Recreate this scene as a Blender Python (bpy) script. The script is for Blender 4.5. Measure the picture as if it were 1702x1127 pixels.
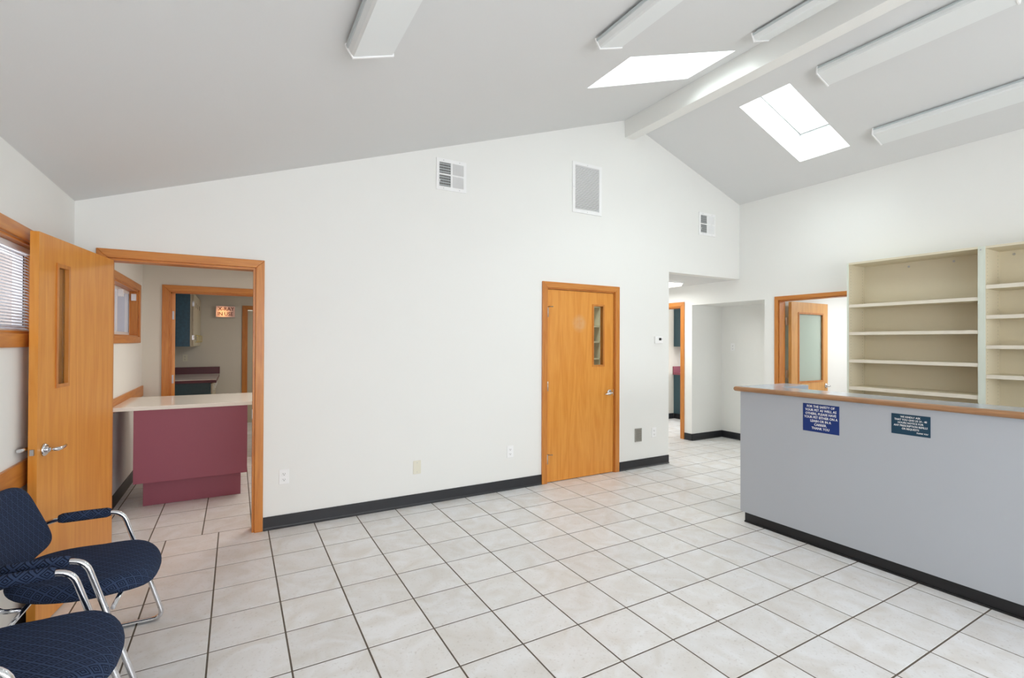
import bpy, bmesh, math, random
from mathutils import Vector, Matrix
random.seed(7)
for _o in list(bpy.data.objects): bpy.data.objects.remove(_o)
SC = bpy.context.scene
COL = SC.collection
PI = math.pi

# ------------------------------------------------------------------ camera
CAMLOC = Vector((0.0, 0.0, 1.4824))
_yaw, _pit, _rol = math.radians(29.582), math.radians(0.3795), math.radians(0.2423)
_F = Vector((math.sin(_yaw)*math.cos(_pit), math.cos(_yaw)*math.cos(_pit), math.sin(_pit)))
_R = Vector((math.cos(_yaw), -math.sin(_yaw), 0)); _U = _R.cross(_F)
_R2 = _R*math.cos(_rol) + _U*math.sin(_rol); _U2 = -_R*math.sin(_rol) + _U*math.cos(_rol)
cam_data = bpy.data.cameras.new('camera'); cam = bpy.data.objects.new('camera', cam_data); COL.objects.link(cam)
cam.matrix_world = Matrix(((_R2.x, _U2.x, -_F.x, CAMLOC.x), (_R2.y, _U2.y, -_F.y, CAMLOC.y), (_R2.z, _U2.z, -_F.z, CAMLOC.z), (0, 0, 0, 1)))
cam_data.sensor_width = 36; cam_data.lens = 808.06*36/1702; cam_data.clip_start = .02; cam_data.clip_end = 200
SC.camera = cam

# ------------------------------------------------------------------ world, daylight, exposure
W = bpy.data.worlds.new('overcast_sky'); SC.world = W; W.use_nodes = True
bg = W.node_tree.nodes['Background']; bg.inputs[0].default_value = (.93, .965, 1, 1); bg.inputs[1].default_value = 4.2
vs = SC.view_settings
vs.view_transform = 'Standard'; vs.look = 'None'; vs.gamma = 1; vs.use_curve_mapping = False; vs.exposure = 0.08
SC.cycles.use_denoising = True
SC.cycles.max_bounces = 12; SC.cycles.diffuse_bounces = 8; SC.cycles.glossy_bounces = 4
SC.cycles.transparent_max_bounces = 16; SC.cycles.caustics_reflective = False; SC.cycles.caustics_refractive = False
SC.cycles.sample_clamp_indirect = 8
def area(name, loc, rot, sx, sy, power, color=(1, 1, 1), portal=False):
    d = bpy.data.lights.new(name, 'AREA'); d.shape = 'RECTANGLE'; d.size = sx; d.size_y = sy; d.energy = power; d.color = color
    o = bpy.data.objects.new(name, d); COL.objects.link(o); o.location = loc; o.rotation_euler = rot
    if portal: d.cycles.is_portal = True
    return o
# daylight through the shop-front windows behind the camera (assumed windows, out of view, see wall_front)
area('window_daylight', (2.3, -2.80, 1.55), (PI/2, 0, 0), 5.6, 1.9, 138, (.95, .975, 1))
# daylight through the two skylights (area lamps at the glazing)
SKYL = (2.525, 3.735, 2.69, 3.205); SKYR = (4.48, 5.555, 2.66, 3.18)
# unseen fill lamps added to light the adjoining rooms; only the hall has a fixture
area('exam_room_fill', (.9, 5.6, 2.36), (0, 0, 0), .6, 1.0, 26, (1, .95, .88))
area('xray_room_fill', (1.2, 8.6, 2.36), (0, 0, 0), .6, 1.0, 16, (1, .96, .9))
area('hall_lamp', (5.3, 5.5, 2.27), (0, 0, 0), .5, .5, 18, (.98, 1, .98))
area('laboratory_fill', (7.4, 5.9, 2.36), (0, 0, 0), .6, .6, 12, (1, .97, .92))
area('office_fill', (7.6, 2.6, 2.36), (0, 0, 0), .8, .8, 36, (.97, .99, 1))
area('closet_fill', (3.5, 5.2, 2.36), (0, 0, 0), .4, .4, 14, (.96, 1, .97))

# ------------------------------------------------------------------ materials
def mat(name): 
    m = bpy.data.materials.new(name); m.use_nodes = True
    return m, m.node_tree.nodes, m.node_tree.links, m.node_tree.nodes['Principled BSDF']
def s2l(c): 
    return tuple(((v/255)/12.92 if v/255 <= .04045 else ((v/255+.055)/1.055)**2.4) for v in c) + (1,)
def mixrgb(N, L, fac, a, b, mode='MIX'):
    n = N.new('ShaderNodeMix'); n.data_type = 'RGBA'; n.blend_type = mode
    for i, v in ((0, fac), (6, a), (7, b)):
        if hasattr(v, 'is_output'): L.new(v, n.inputs[i])
        else: n.inputs[i].default_value = v
    return n.outputs[2]
def simple(name, rgb, rough=.5, metal=0, noise=0, nscale=20, bump=0, bscale=200, coat=0):
    m, N, L, B = mat(name)
    c = s2l(rgb)
    B.inputs['Roughness'].default_value = rough; B.inputs['Metallic'].default_value = metal
    if coat: B.inputs['Coat Weight'].default_value = coat; B.inputs['Coat Roughness'].default_value = .15
    tc = N.new('ShaderNodeTexCoord')
    nz = N.new('ShaderNodeTexNoise'); nz.inputs['Scale'].default_value = nscale; nz.inputs['Detail'].default_value = 4
    L.new(tc.outputs['Object'], nz.inputs['Vector'])
    k = noise if noise else .02
    L.new(mixrgb(N, L, nz.outputs['Fac'], tuple(x*(1-k) for x in c[:3])+(1,), tuple(min(1, x*(1+k)) for x in c[:3])+(1,)), B.inputs['Base Color'])
    if bump:
        b2 = N.new('ShaderNodeTexNoise'); b2.inputs['Scale'].default_value = bscale; b2.inputs['Detail'].default_value = 3
        L.new(tc.outputs['Object'], b2.inputs['Vector'])
        bp = N.new('ShaderNodeBump'); bp.inputs['Strength'].default_value = bump; bp.inputs['Distance'].default_value = .002
        L.new(b2.outputs['Fac'], bp.inputs['Height']); L.new(bp.outputs['Normal'], B.inputs['Normal'])
    return m
def wood(name, c1, c2, axis='z', rough=.38, smudge=None, knots=False, fine=1.0):
    m, N, L, B = mat(name)
    tc = N.new('ShaderNodeTexCoord'); mp = N.new('ShaderNodeMapping'); L.new(tc.outputs['Object'], mp.inputs['Vector'])
    sc = [7*fine, 7*fine, 7*fine]; sc['xyz'.index(axis)] = .55*fine; mp.inputs['Scale'].default_value = sc
    n1 = N.new('ShaderNodeTexNoise'); n1.inputs['Scale'].default_value = 1.3; n1.inputs['Detail'].default_value = 3; n1.inputs['Distortion'].default_value = .5
    L.new(mp.outputs[0], n1.inputs['Vector'])
    mul = N.new('ShaderNodeMath'); mul.operation = 'MULTIPLY'; mul.inputs[1].default_value = 9; L.new(n1.outputs['Fac'], mul.inputs[0])
    fr = N.new('ShaderNodeMath'); fr.operation = 'PINGPONG'; fr.inputs[1].default_value = 1; L.new(mul.outputs[0], fr.inputs[0])
    n2 = N.new('ShaderNodeTexNoise'); n2.inputs['Scale'].default_value = 9; n2.inputs['Detail'].default_value = 6; L.new(mp.outputs[0], n2.inputs['Vector'])
    add = N.new('ShaderNodeMath'); add.operation = 'MULTIPLY_ADD'; add.inputs[1].default_value = .45; L.new(fr.outputs[0], add.inputs[0])
    m2 = N.new('ShaderNodeMath'); m2.operation = 'MULTIPLY'; m2.inputs[1].default_value = .75; L.new(n2.outputs['Fac'], m2.inputs[0]); L.new(m2.outputs[0], add.inputs[2])
    col = mixrgb(N, L, add.outputs[0], s2l(c1), s2l(c2))
    if smudge:
        pos, rad, cc = smudge
        sub = N.new('ShaderNodeVectorMath'); sub.operation = 'DISTANCE'; L.new(tc.outputs['Object'], sub.inputs[0]); sub.inputs[1].default_value = pos
        n3 = N.new('ShaderNodeTexNoise'); n3.inputs['Scale'].default_value = 22; L.new(tc.outputs['Object'], n3.inputs['Vector'])
        mr = N.new('ShaderNodeMapRange'); mr.inputs['From Min'].default_value = rad; mr.inputs['From Max'].default_value = rad*.55; mr.inputs['To Min'].default_value = 0; mr.inputs['To Max'].default_value = .7
        L.new(sub.outputs['Value'], mr.inputs['Value'])
        mm = N.new('ShaderNodeMath'); mm.operation = 'MULTIPLY'; L.new(mr.outputs[0], mm.inputs[0]); L.new(n3.outputs['Fac'], mm.inputs[1])
        col = mixrgb(N, L, mm.outputs[0], col, s2l(cc))
    L.new(col, B.inputs['Base Color'])
    B.inputs['Roughness'].default_value = rough
    bp = N.new('ShaderNodeBump'); bp.inputs['Strength'].default_value = .12; bp.inputs['Distance'].default_value = .001
    L.new(n2.outputs['Fac'], bp.inputs['Height']); L.new(bp.outputs['Normal'], B.inputs['Normal'])
    return m
def glass(name, tint=(1, 1, 1, 1), refl=.55):
    m, N, L, B = mat(name); N.remove(B); out = N['Material Output']
    t = N.new('ShaderNodeBsdfTransparent'); t.inputs[0].default_value = tint
    g = N.new('ShaderNodeBsdfGlossy'); g.inputs['Roughness'].default_value = .03
    lw_ = N.new('ShaderNodeLayerWeight'); pw = N.new('ShaderNodeMath'); pw.operation = 'POWER'; pw.inputs[1].default_value = 4; L.new(lw_.outputs['Facing'], pw.inputs[0])
    f = N.new('ShaderNodeMath'); f.operation = 'MULTIPLY_ADD'; f.inputs[1].default_value = refl; f.inputs[2].default_value = .04; L.new(pw.outputs[0], f.inputs[0])
    mx = N.new('ShaderNodeMixShader'); L.new(f.outputs[0], mx.inputs[0]); L.new(t.outputs[0], mx.inputs[1]); L.new(g.outputs[0], mx.inputs[2]); L.new(mx.outputs[0], out.inputs[0])
    return m
def frosted(name, rgb, tr=.5, gloss=.05):
    m, N, L, B = mat(name); N.remove(B); out = N['Material Output']
    d = N.new('ShaderNodeBsdfDiffuse'); d.inputs[0].default_value = s2l(rgb)
    t = N.new('ShaderNodeBsdfTranslucent'); t.inputs[0].default_value = s2l(rgb)
    g = N.new('ShaderNodeBsdfGlossy'); g.inputs['Roughness'].default_value = .25
    mx = N.new('ShaderNodeMixShader'); mx.inputs[0].default_value = tr; L.new(d.outputs[0], mx.inputs[1]); L.new(t.outputs[0], mx.inputs[2])
    m2 = N.new('ShaderNodeMixShader'); m2.inputs[0].default_value = gloss; L.new(mx.outputs[0], m2.inputs[1]); L.new(g.outputs[0], m2.inputs[2]); L.new(m2.outputs[0], out.inputs[0])
    return m
def emis(name, rgb, s):
    m, N, L, B = mat(name); B.inputs['Base Color'].default_value = s2l(rgb); B.inputs['Emission Color'].default_value = s2l(rgb); B.inputs['Emission Strength'].default_value = s
    return m
def fabric(name, axes, pitch=.040):
    m, N, L, B = mat(name)
    tc = N.new('ShaderNodeTexCoord'); sp = N.new('ShaderNodeSeparateXYZ'); L.new(tc.outputs['Object' if axes == 'XZ' else 'UV'], sp.inputs[0])
    def M(op, a, b=None):
        n = N.new('ShaderNodeMath'); n.operation = op
        for i, v in enumerate((a, b)):
            if v is None: continue
            if hasattr(v, 'is_output'): L.new(v, n.inputs[i])
            else: n.inputs[i].default_value = v
        return n.outputs[0]
    a, b = (sp.outputs[0], sp.outputs[2]) if axes == 'XZ' else (sp.outputs[0], sp.outputs[1])
    b = M('MULTIPLY', b, 1.25)
    u = M('ABSOLUTE', M('SUBTRACT', M('FRACT', M('DIVIDE', M('ADD', a, b), pitch*1.414)), .5))
    v = M('ABSOLUTE', M('SUBTRACT', M('FRACT', M('DIVIDE', M('SUBTRACT', a, b), pitch*1.414)), .5))
    d = M('MAXIMUM', u, v)
    r = M('SINE', M('MULTIPLY', d, 2*PI*5.0))
    mr = N.new('ShaderNodeMapRange'); mr.inputs['From Min'].default_value = -.5; mr.inputs['From Max'].default_value = .5; L.new(r, mr.inputs['Value'])
    nz = N.new('ShaderNodeTexNoise'); nz.inputs['Scale'].default_value = 500; L.new(tc.outputs['Object'], nz.inputs['Vector'])
    c = mixrgb(N, L, mr.outputs[0], s2l((14, 20, 36)), s2l((58, 73, 102)))
    c = mixrgb(N, L, M('MULTIPLY', nz.outputs['Fac'], .5), c, s2l((38, 46, 66)))
    L.new(c, B.inputs['Base Color']); B.inputs['Roughness'].default_value = .9; B.inputs['Specular IOR Level'].default_value = .15
    bp = N.new('ShaderNodeBump'); bp.inputs['Strength'].default_value = .35; bp.inputs['Distance'].default_value = .0015
    L.new(mr.outputs[0], bp.inputs['Height']); L.new(bp.outputs['Normal'], B.inputs['Normal'])
    return m
def tile_mat():
    m, N, L, B = mat('ceramic_tile')
    geo = N.new('ShaderNodeNewGeometry'); oi = N.new('ShaderNodeObjectInfo')
    ad = N.new('ShaderNodeVectorMath'); ad.operation = 'MULTIPLY_ADD'; ad.inputs[1].default_value = (1, 1, 1); L.new(geo.outputs['Position'], ad.inputs[0])
    cmb = N.new('ShaderNodeCombineXYZ'); ml = N.new('ShaderNodeMath'); ml.operation = 'MULTIPLY'; ml.inputs[1].default_value = 30; L.new(oi.outputs['Random'], ml.inputs[0]); L.new(ml.outputs[0], cmb.inputs[2]); L.new(cmb.outputs[0], ad.inputs[2])
    n1 = N.new('ShaderNodeTexNoise'); n1.inputs['Scale'].default_value = 5; n1.inputs['Detail'].default_value = 5; n1.inputs['Distortion'].default_value = 1.2; L.new(ad.outputs[0], n1.inputs['Vector'])
    n2 = N.new('ShaderNodeTexNoise'); n2.inputs['Scale'].default_value = 70; n2.inputs['Detail'].default_value = 6; L.new(ad.outputs[0], n2.inputs['Vector'])
    r1 = N.new('ShaderNodeMapRange'); r1.inputs['From Min'].default_value = .35; r1.inputs['From Max'].default_value = .7; L.new(n1.outputs['Fac'], r1.inputs['Value'])
    c = mixrgb(N, L, r1.outputs[0], s2l((231, 231, 232)), s2l((217, 213, 208)))
    r2 = N.new('ShaderNodeMapRange'); r2.inputs['From Min'].default_value = .58; r2.inputs['From Max'].default_value = .75; r2.inputs['To Max'].default_value = .4; L.new(n2.outputs['Fac'], r2.inputs['Value'])
    c = mixrgb(N, L, r2.outputs[0], c, s2l((176, 168, 158)))
    rr = N.new('ShaderNodeMapRange'); rr.inputs['To Min'].default_value = .95; rr.inputs['To Max'].default_value = 1.03; L.new(oi.outputs['Random'], rr.inputs['Value'])
    vm = N.new('ShaderNodeVectorMath'); vm.operation = 'SCALE'; L.new(c, vm.inputs[0]); L.new(rr.outputs[0], vm.inputs['Scale'])
    L.new(vm.outputs[0], B.inputs['Base Color']); B.inputs['Roughness'].default_value = .36
    bp = N.new('ShaderNodeBump'); bp.inputs['Strength'].default_value = .35; bp.inputs['Distance'].default_value = .0015; L.new(n2.outputs['Fac'], bp.inputs['Height']); L.new(bp.outputs['Normal'], B.inputs['Normal'])
    return m
M_wall = simple('painted_wall', (232, 232, 229), .75, noise=.01, nscale=2, bump=.12, bscale=160)
M_ceil = simple('shaded_ceiling_paint', (216, 217, 217), .85, noise=.01, nscale=2, bump=.15, bscale=130)  # same paint as the walls, greyed in the colour to stand for ceiling shade
M_wall2 = simple('beige_painted_wall', (214, 209, 199), .75, noise=.01, nscale=2, bump=.1, bscale=160)
M_tile = tile_mat()
M_kick = simple('black_toe_kick', (16, 16, 19), .5)
M_grout = simple('brown_grout', (98, 88, 78), .9, noise=.15, nscale=60)
M_base = simple('black_rubber_base', (36, 37, 41), .45, noise=.25, nscale=14)
DC1, DC2 = (228, 160, 74), (208, 132, 48)
M_door = wood('oak_door_veneer', DC1, DC2, 'z', .36)
M_door2 = wood('oak_door_veneer_marked', DC1, DC2, 'z', .36, smudge=((.43, -.02, 1.69), .11, (214, 176, 138)))
M_doorp = wood('pale_oak_door_veneer', (232, 178, 108), (206, 146, 78), 'z', .4)
CC1, CC2 = (212, 144, 68), (184, 108, 42)
M_casz = wood('fir_casing_upright', CC1, CC2, 'z', .35, fine=1.6)
M_casx = wood('fir_casing_cross', CC1, CC2, 'x', .35, fine=1.6)
M_casy = wood('fir_casing_along', CC1, CC2, 'y', .35, fine=1.6)
M_dark = simple('dark_gap', (22, 16, 12), .8)
M_oak = wood('oak_counter_edge', (180, 134, 94), (138, 98, 64), 'y', .4, fine=2.5)
M_chrome = simple('chrome', (225, 226, 230), .12, 1)
M_nickel = simple('satin_nickel', (190, 190, 192), .3, 1)
M_brass = simple('aged_steel_hinge', (150, 140, 125), .35, 1)
M_glass = glass('clear_glass', (.93, .97, .95, 1))
M_frost = frosted('frosted_glass', (226, 238, 230), .5)
M_glassw = glass('window_glass', (.985, .985, .985, 1), .08)
M_white = simple('white_enamel', (238, 238, 238), .35)
M_plast = simple('white_plastic', (240, 240, 240), .35)
M_cream = simple('cream_plastic', (226, 222, 205), .4)
M_vinyl = simple('white_vinyl', (235, 236, 240), .4)
M_lens = frosted('prismatic_lens', (238, 241, 241), .12, .08)
M_lam = simple('grey_laminate', (174, 178, 184), .45, noise=.03, nscale=300)
M_top = simple('blue_grey_laminate_top', (168, 178, 190), .16, noise=.05, nscale=250)
M_navy = simple('navy_laminate', (40, 52, 84), .5)
M_maroon = simple('burgundy_laminate', (148, 78, 94), .5, noise=.05, nscale=220)
M_maroond = simple('dark_burgundy_laminate', (92, 42, 52), .4)
M_teal = simple('teal_mottled_laminate', (46, 88, 112), .45, noise=.45, nscale=28)
M_teald = simple('dark_teal_laminate', (52, 80, 90), .45, noise=.2, nscale=40)
M_pent = simple('white_laminate_top', (242, 238, 230), .12)
M_shelf = simple('cream_melamine', (215, 206, 182), .5, noise=.015, nscale=5)
M_shedge = simple('cream_shelf_edge', (222, 214, 198), .45)
M_green = simple('pale_green_edge', (212, 218, 206), .5)
M_black = simple('black_plastic', (18, 18, 20), .5)
M_duct = simple('dark_duct', (45, 45, 45), .8)
M_blue = simple('blue_sign_plastic', (0, 42, 112), .65)
M_tealsign = simple('teal_sign_plastic', (2, 54, 78), .65)
M_letter = simple('white_letter', (236, 236, 236), .5)
M_red = simple('dark_red_letter', (110, 22, 22), .5)
M_fseat = fabric('woven_seat_fabric', 'XY'); M_fback = fabric('woven_back_fabric', 'YZ'); M_farm = fabric('woven_arm_fabric', 'XZ', .040)
M_blind = frosted('blind_slat', (214, 218, 226), .35, .03)
M_brown = simple('brown_exterior_siding', (128, 118, 114), .8, noise=.15)
M_grey = simple('grey_exterior_wall', (150, 156, 170), .8)
M_cabcream = simple('cream_cabinet_face', (196, 190, 170), .5)
M_yellow = simple('cream_yellow_pull', (214, 196, 128), .4)
M_grille = simple('beige_metal_grille', (168, 165, 158), .45, .3)
M_hood = simple('grey_lamp_side', (190, 198, 200), .4)

# ------------------------------------------------------------------ geometry helpers
class MB:
    def __init__(s): s.v = []; s.f = []; s.sm = []
    def add(s, v, f, smooth=False):
        o = len(s.v); s.v += [tuple(p) for p in v]; s.f += [tuple(i+o for i in q) for q in f]; s.sm += [smooth]*len(f); return s
    def box(s, x0, x1, y0, y1, z0, z1):
        x0, x1 = min(x0, x1), max(x0, x1); y0, y1 = min(y0, y1), max(y0, y1); z0, z1 = min(z0, z1), max(z0, z1)
        return s.add([(x0, y0, z0), (x1, y0, z0), (x1, y1, z0), (x0, y1, z0), (x0, y0, z1), (x1, y0, z1), (x1, y1, z1), (x0, y1, z1)],
                     [(0, 3, 2, 1), (4, 5, 6, 7), (0, 1, 5, 4), (1, 2, 6, 5), (2, 3, 7, 6), (3, 0, 4, 7)])
    def prism(s, pts, ax, lo, hi):
        def P(p, c): return {'x': (c, p[0], p[1]), 'y': (p[0], c, p[1]), 'z': (p[0], p[1], c)}[ax]
        n = len(pts)
        return s.add([P(p, lo) for p in pts]+[P(p, hi) for p in pts], [tuple(range(n)), tuple(range(2*n-1, n-1, -1))]+[(i, (i+1) % n, n+(i+1) % n, n+i) for i in range(n)])
    def tube(s, pts, r, seg=12, cap=True):
        pts = [Vector(p) for p in pts]; n = len(pts); rr = r if isinstance(r, (list, tuple)) else [r]*n
        t0 = (pts[1]-pts[0]).normalized(); up = Vector((0, 0, 1)) if abs(t0.z) < .9 else Vector((1, 0, 0)); a = t0.cross(up).normalized(); V = []
        for i, p in enumerate(pts):
            t = ((pts[min(i+1, n-1)]-p).normalized()+(p-pts[max(i-1, 0)]).normalized()) if 0 < i < n-1 else (pts[1]-pts[0] if i == 0 else pts[-1]-pts[-2])
            t.normalize(); a = (a-t*a.dot(t)).normalized(); b = t.cross(a)
            V += [p+(a*math.cos(2*PI*k/seg)+b*math.sin(2*PI*k/seg))*rr[i] for k in range(seg)]
        Fs = [(i*seg+k, i*seg+(k+1) % seg, (i+1)*seg+(k+1) % seg, (i+1)*seg+k) for i in range(n-1) for k in range(seg)]
        s.add(V, Fs, True)
        if cap:
            o = len(s.v)-len(V)
            s.f += [tuple(o+k for k in range(seg-1, -1, -1)), tuple(o+(n-1)*seg+k for k in range(seg))]; s.sm += [False, False]
        return s
    def cyl(s, p0, p1, r, seg=16): return s.tube([p0, p1], r, seg)
def obj(name, mb, m, parent=None, bevel=0, origin=None, xf=None):
    if xf is not None: mb.v = [tuple(xf @ Vector(p)) for p in mb.v]
    if parent is not None: o0 = WL[parent.name]
    elif origin is not None: o0 = Vector(origin)
    else:
        xs, ys, zs = zip(*mb.v); o0 = Vector(((min(xs)+max(xs))/2, (min(ys)+max(ys))/2, min(zs)))
    me = bpy.data.meshes.new(name); me.from_pydata([tuple(Vector(p)-o0) for p in mb.v], [], mb.f)
    me.polygons.foreach_set('use_smooth', mb.sm)
    me.materials.append(m)
    bm = bmesh.new(); bm.from_mesh(me); bmesh.ops.recalc_face_normals(bm, faces=bm.faces)
    if bevel: bmesh.ops.bevel(bm, geom=[e for e in bm.edges], offset=bevel, segments=1 if bevel < .003 else 2, profile=.6, affect='EDGES', clamp_overlap=True)
    bm.to_mesh(me); bm.free()
    o = bpy.data.objects.new(name, me); COL.objects.link(o)
    WL[o.name] = o0
    if parent is None: o.location = o0
    else: o.parent = parent
    return o
WL = {}
def tag(o, label=None, cat=None, group=None, kind=None):
    if label: o['label'] = label
    if cat: o['category'] = cat
    if group: o['group'] = group
    if kind: o['kind'] = kind
    return o
def thing(name, label, cat, loc, group=None, kind=None):
    o = bpy.data.objects.new(name, None); o.empty_display_size = .1; COL.objects.link(o); o.location = loc; WL[o.name] = Vector(loc)
    return tag(o, label, cat, group, kind)
def struct(name, mb, m, label, cat, parent=None, bevel=0):
    return tag(obj(name, mb, m, parent, bevel), label, cat, kind='structure')
def arc(c, r, a0, a1, n): return [(c[0]+r*math.cos(a0+(a1-a0)*i/n), c[1]+r*math.sin(a0+(a1-a0)*i/n)) for i in range(n+1)]
def panel(mb, ax, c0, c1, a0, a1, b0, b1, holes):
    """wall slab normal to ax between c0..c1, spanning a (horizontal) x b (z), rectangular holes (a0,a1,b0,b1)"""
    As = sorted({a0, a1, *[h[0] for h in holes], *[h[1] for h in holes]}); Bs = sorted({b0, b1, *[h[2] for h in holes], *[h[3] for h in holes]})
    As = [a for a in As if a0 <= a <= a1]; Bs = [b for b in Bs if b0 <= b <= b1]
    V = {}; 
    def solid(i, j):
        if not (0 <= i < len(As)-1 and 0 <= j < len(Bs)-1): return False
        am, bm_ = (As[i]+As[i+1])/2, (Bs[j]+Bs[j+1])/2
        return not any(h[0] < am < h[1] and h[2] < bm_ < h[3] for h in holes)
    vs_, fs = [], []
    def vid(i, j, k):
        key = (i, j, k)
        if key not in V:
            c = (c0, c1)[k]; V[key] = len(vs_)
            vs_.append({'x': (c, As[i], Bs[j]), 'y': (As[i], c, Bs[j]), 'z': (As[i], Bs[j], c)}[ax])
        return V[key]
    for i in range(len(As)-1):
        for j in range(len(Bs)-1):
            if not solid(i, j): continue
            for k in (0, 1): fs.append((vid(i, j, k), vid(i+1, j, k), vid(i+1, j+1, k), vid(i, j+1, k)))
            if not solid(i-1, j): fs.append((vid(i, j, 0), vid(i, j+1, 0), vid(i, j+1, 1), vid(i, j, 1)))
            if not solid(i+1, j): fs.append((vid(i+1, j, 0), vid(i+1, j+1, 0), vid(i+1, j+1, 1), vid(i+1, j, 1)))
            if not solid(i, j-1): fs.append((vid(i, j, 0), vid(i+1, j, 0), vid(i+1, j, 1), vid(i, j, 1)))
            if not solid(i, j+1): fs.append((vid(i, j+1, 0), vid(i+1, j+1, 0), vid(i+1, j+1, 1), vid(i, j+1, 1)))
    mb.add(vs_, fs); return mb
# ------------------------------------------------------------------ dimensions
LX, RX, BY, FY = -.945, 6.02, 4.27, -2.6
WT = .12
RIDX, RIDZ, RIDZR = 4.0, 4.10, 4.072
def cz(x): return 2.42+(RIDZ-2.42)*(x-(-.93))/(RIDX+.93) if x <= RIDX else RIDZR-(RIDZR-3.385)*(x-RIDX)/(RX-RIDX)
SLL = (RIDZ-2.42)/(RIDX+.93); SLR = (RIDZR-3.385)/(RX-RIDX)
D1 = (-.770, .131, 2.052); D2 = (2.845, 3.776, 2.060); OPN = (4.652, RX, 2.36)
# ------------------------------------------------------------------ floor
T = .336
floor = struct('floor', MB().box(-1.3, 10.4, -3.0, 10.4, -.06, -.0012), M_grout, 'brown grout bed under the square floor tiles', 'floor')
def tile_mb(w, d, t=.006, b=.0010):
    m = MB(); x, y = w/2, d/2
    m.add([(-x, -y, -t), (x, -y, -t), (x, y, -t), (-x, y, -t), (-x, -y, -b), (x, -y, -b), (x, y, -b), (-x, y, -b), (-x+b, -y+b, 0), (x-b, -y+b, 0), (x-b, y-b, 0), (-x+b, y-b, 0)],
          [(0, 1, 5, 4), (1, 2, 6, 5), (2, 3, 7, 6), (3, 0, 4, 7), (4, 5, 9, 8), (5, 6, 10, 9), (6, 7, 11, 10), (7, 4, 8, 11), (8, 9, 10, 11)]); return m
cells = []
SEAM = 3.7369+2*T
gapw = .0080
def in_rooms(x, y):
    if y < SEAM+.01: return x < 6.9 and y > FY-.1 if y < 3.4 else x < 7.0
    if x < 2.5: return y < 10.1
    if x < 4.55: return y < 5.8
    if x < 6.9: return y < 7.3
    return 5.0 < y < 6.9
gx0, gy0 = -.1061, 3.7369
for i in range(-4, 28):
    for j in range(-20, 12):
        x, y = gx0+(i+.5)*T, gy0+(j+.5)*T
        if y < SEAM or x > 4.5:
            if in_rooms(x, y) and x < 9.2: cells.append((x, y))
for i in range(-4, 10):
    for j in range(0, 18):
        x, y = gx0-.110+(i+.5)*T, SEAM+(j+.5)*T
        if x < 2.5 and in_rooms(x, y): cells.append((x, y))
for i in range(8, 14):
    for j in range(0, 4):
        cells.append((gx0+(i+.5)*T, SEAM+(j+.5)*T)) if gx0+(i+.5)*T < 4.5 else None
def project(x, y, z=0):
    d = Vector((x, y, z))-CAMLOC; w = d.dot(_F)
    return (None, None, w) if w <= .05 else (851+808.06*d.dot(_R2)/w, 563.5-808.06*d.dot(_U2)/w, w)
def seen(x, y):
    u, v, w = project(x, y)
    if u is None or not (-130 < u < 1830 and v < 1260): return False
    if x > 3.9 and y < 2.5: return False                       # behind the reception counter
    if y > BY+.15 and not (x < .35 or 4.5 < x < 6.9): return False
    if x > 6.3 and y < 3.9: return False
    return True
vis = sorted([c for c in cells if seen(*c)], key=lambda c: project(*c)[2])
single = vis[:300]; ss = set(single)
proto = tile_mb(T-gapw, T-gapw)
pm = bpy.data.meshes.new('floor_tile'); pm.from_pydata(proto.v, [], proto.f); pm.materials.append(M_tile)
fo = WL[floor.name]
for (x, y) in single:
    o = bpy.data.objects.new('floor_tile', pm); COL.objects.link(o); o.parent = floor
    o.location = Vector((x, y, random.uniform(-.0004, .0003)))-fo; o.rotation_euler = (random.uniform(-.0006, .0006), random.uniform(-.0006, .0006), 0)
rest = MB()
for (x, y) in cells:
    if (x, y) in ss: continue
    rest.add([(a+x, b+y, c) for a, b, c in proto.v], proto.f)
tag(obj('floor_tiles_beyond', rest, M_tile, floor), 'floor tiles out of sight or far off', kind='stuff')

# ------------------------------------------------------------------ walls
m = MB(); panel(m, 'y', BY, BY+WT, LX-WT, OPN[0], 0, 2.36, [(D1[0], D1[1], 0, D1[2]), (D2[0], D2[1], 0, D2[2])])
m.prism([(LX-WT, 2.36), (RX, 2.36), (RX, cz(RX)+.02), (RIDX, RIDZ+.06), (LX-WT, cz(LX)+.02)], 'y', BY, BY+WT)
struct('wall_back', m, M_wall, 'tall white gable wall with two doorways and an opening', 'wall')
W1 = (2.05, 3.70, 1.515, 1.99); W2 = (5.42, 6.72, 1.525, 2.035)
m = MB(); panel(m, 'x', LX-WT, LX, FY-.15, 10.12, 0, 2.44, [W1, W2])
struct('wall_left', m, M_wall, 'white wall on the left with two high windows', 'wall')
D3 = (5.275, 6.10, 2.05); D4 = (2.86, 3.712, 2.03); NI = (3.905, 5.07, 2.056)
m = MB(); panel(m, 'x', RX, RX+WT, FY-.15, 7.3, 0, 3.6, [(D3[0], D3[1], 0, D3[2]), (D4[0], D4[1], 0, D4[2]), (NI[0], NI[1], 0, NI[2])])
struct('wall_right', m, M_wall, 'white wall on the right behind the shelving, with niche and office doorway', 'wall')
m = MB(); panel(m, 'y', FY-.15, FY, LX-WT, RX+WT, 0, 2.44, [(-.45, 2.1, .6, 2.36), (2.2, 5.1, .6, 2.36)])
m.prism([(LX-WT, 2.44), (RX+WT, 2.44), (RX+WT, cz(RX)+.02), (RIDX, RIDZ+.06)], 'y', FY-.15, FY)
struct('wall_front', m, M_wall, 'white wall behind the camera with shop-front windows', 'wall')
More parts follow.
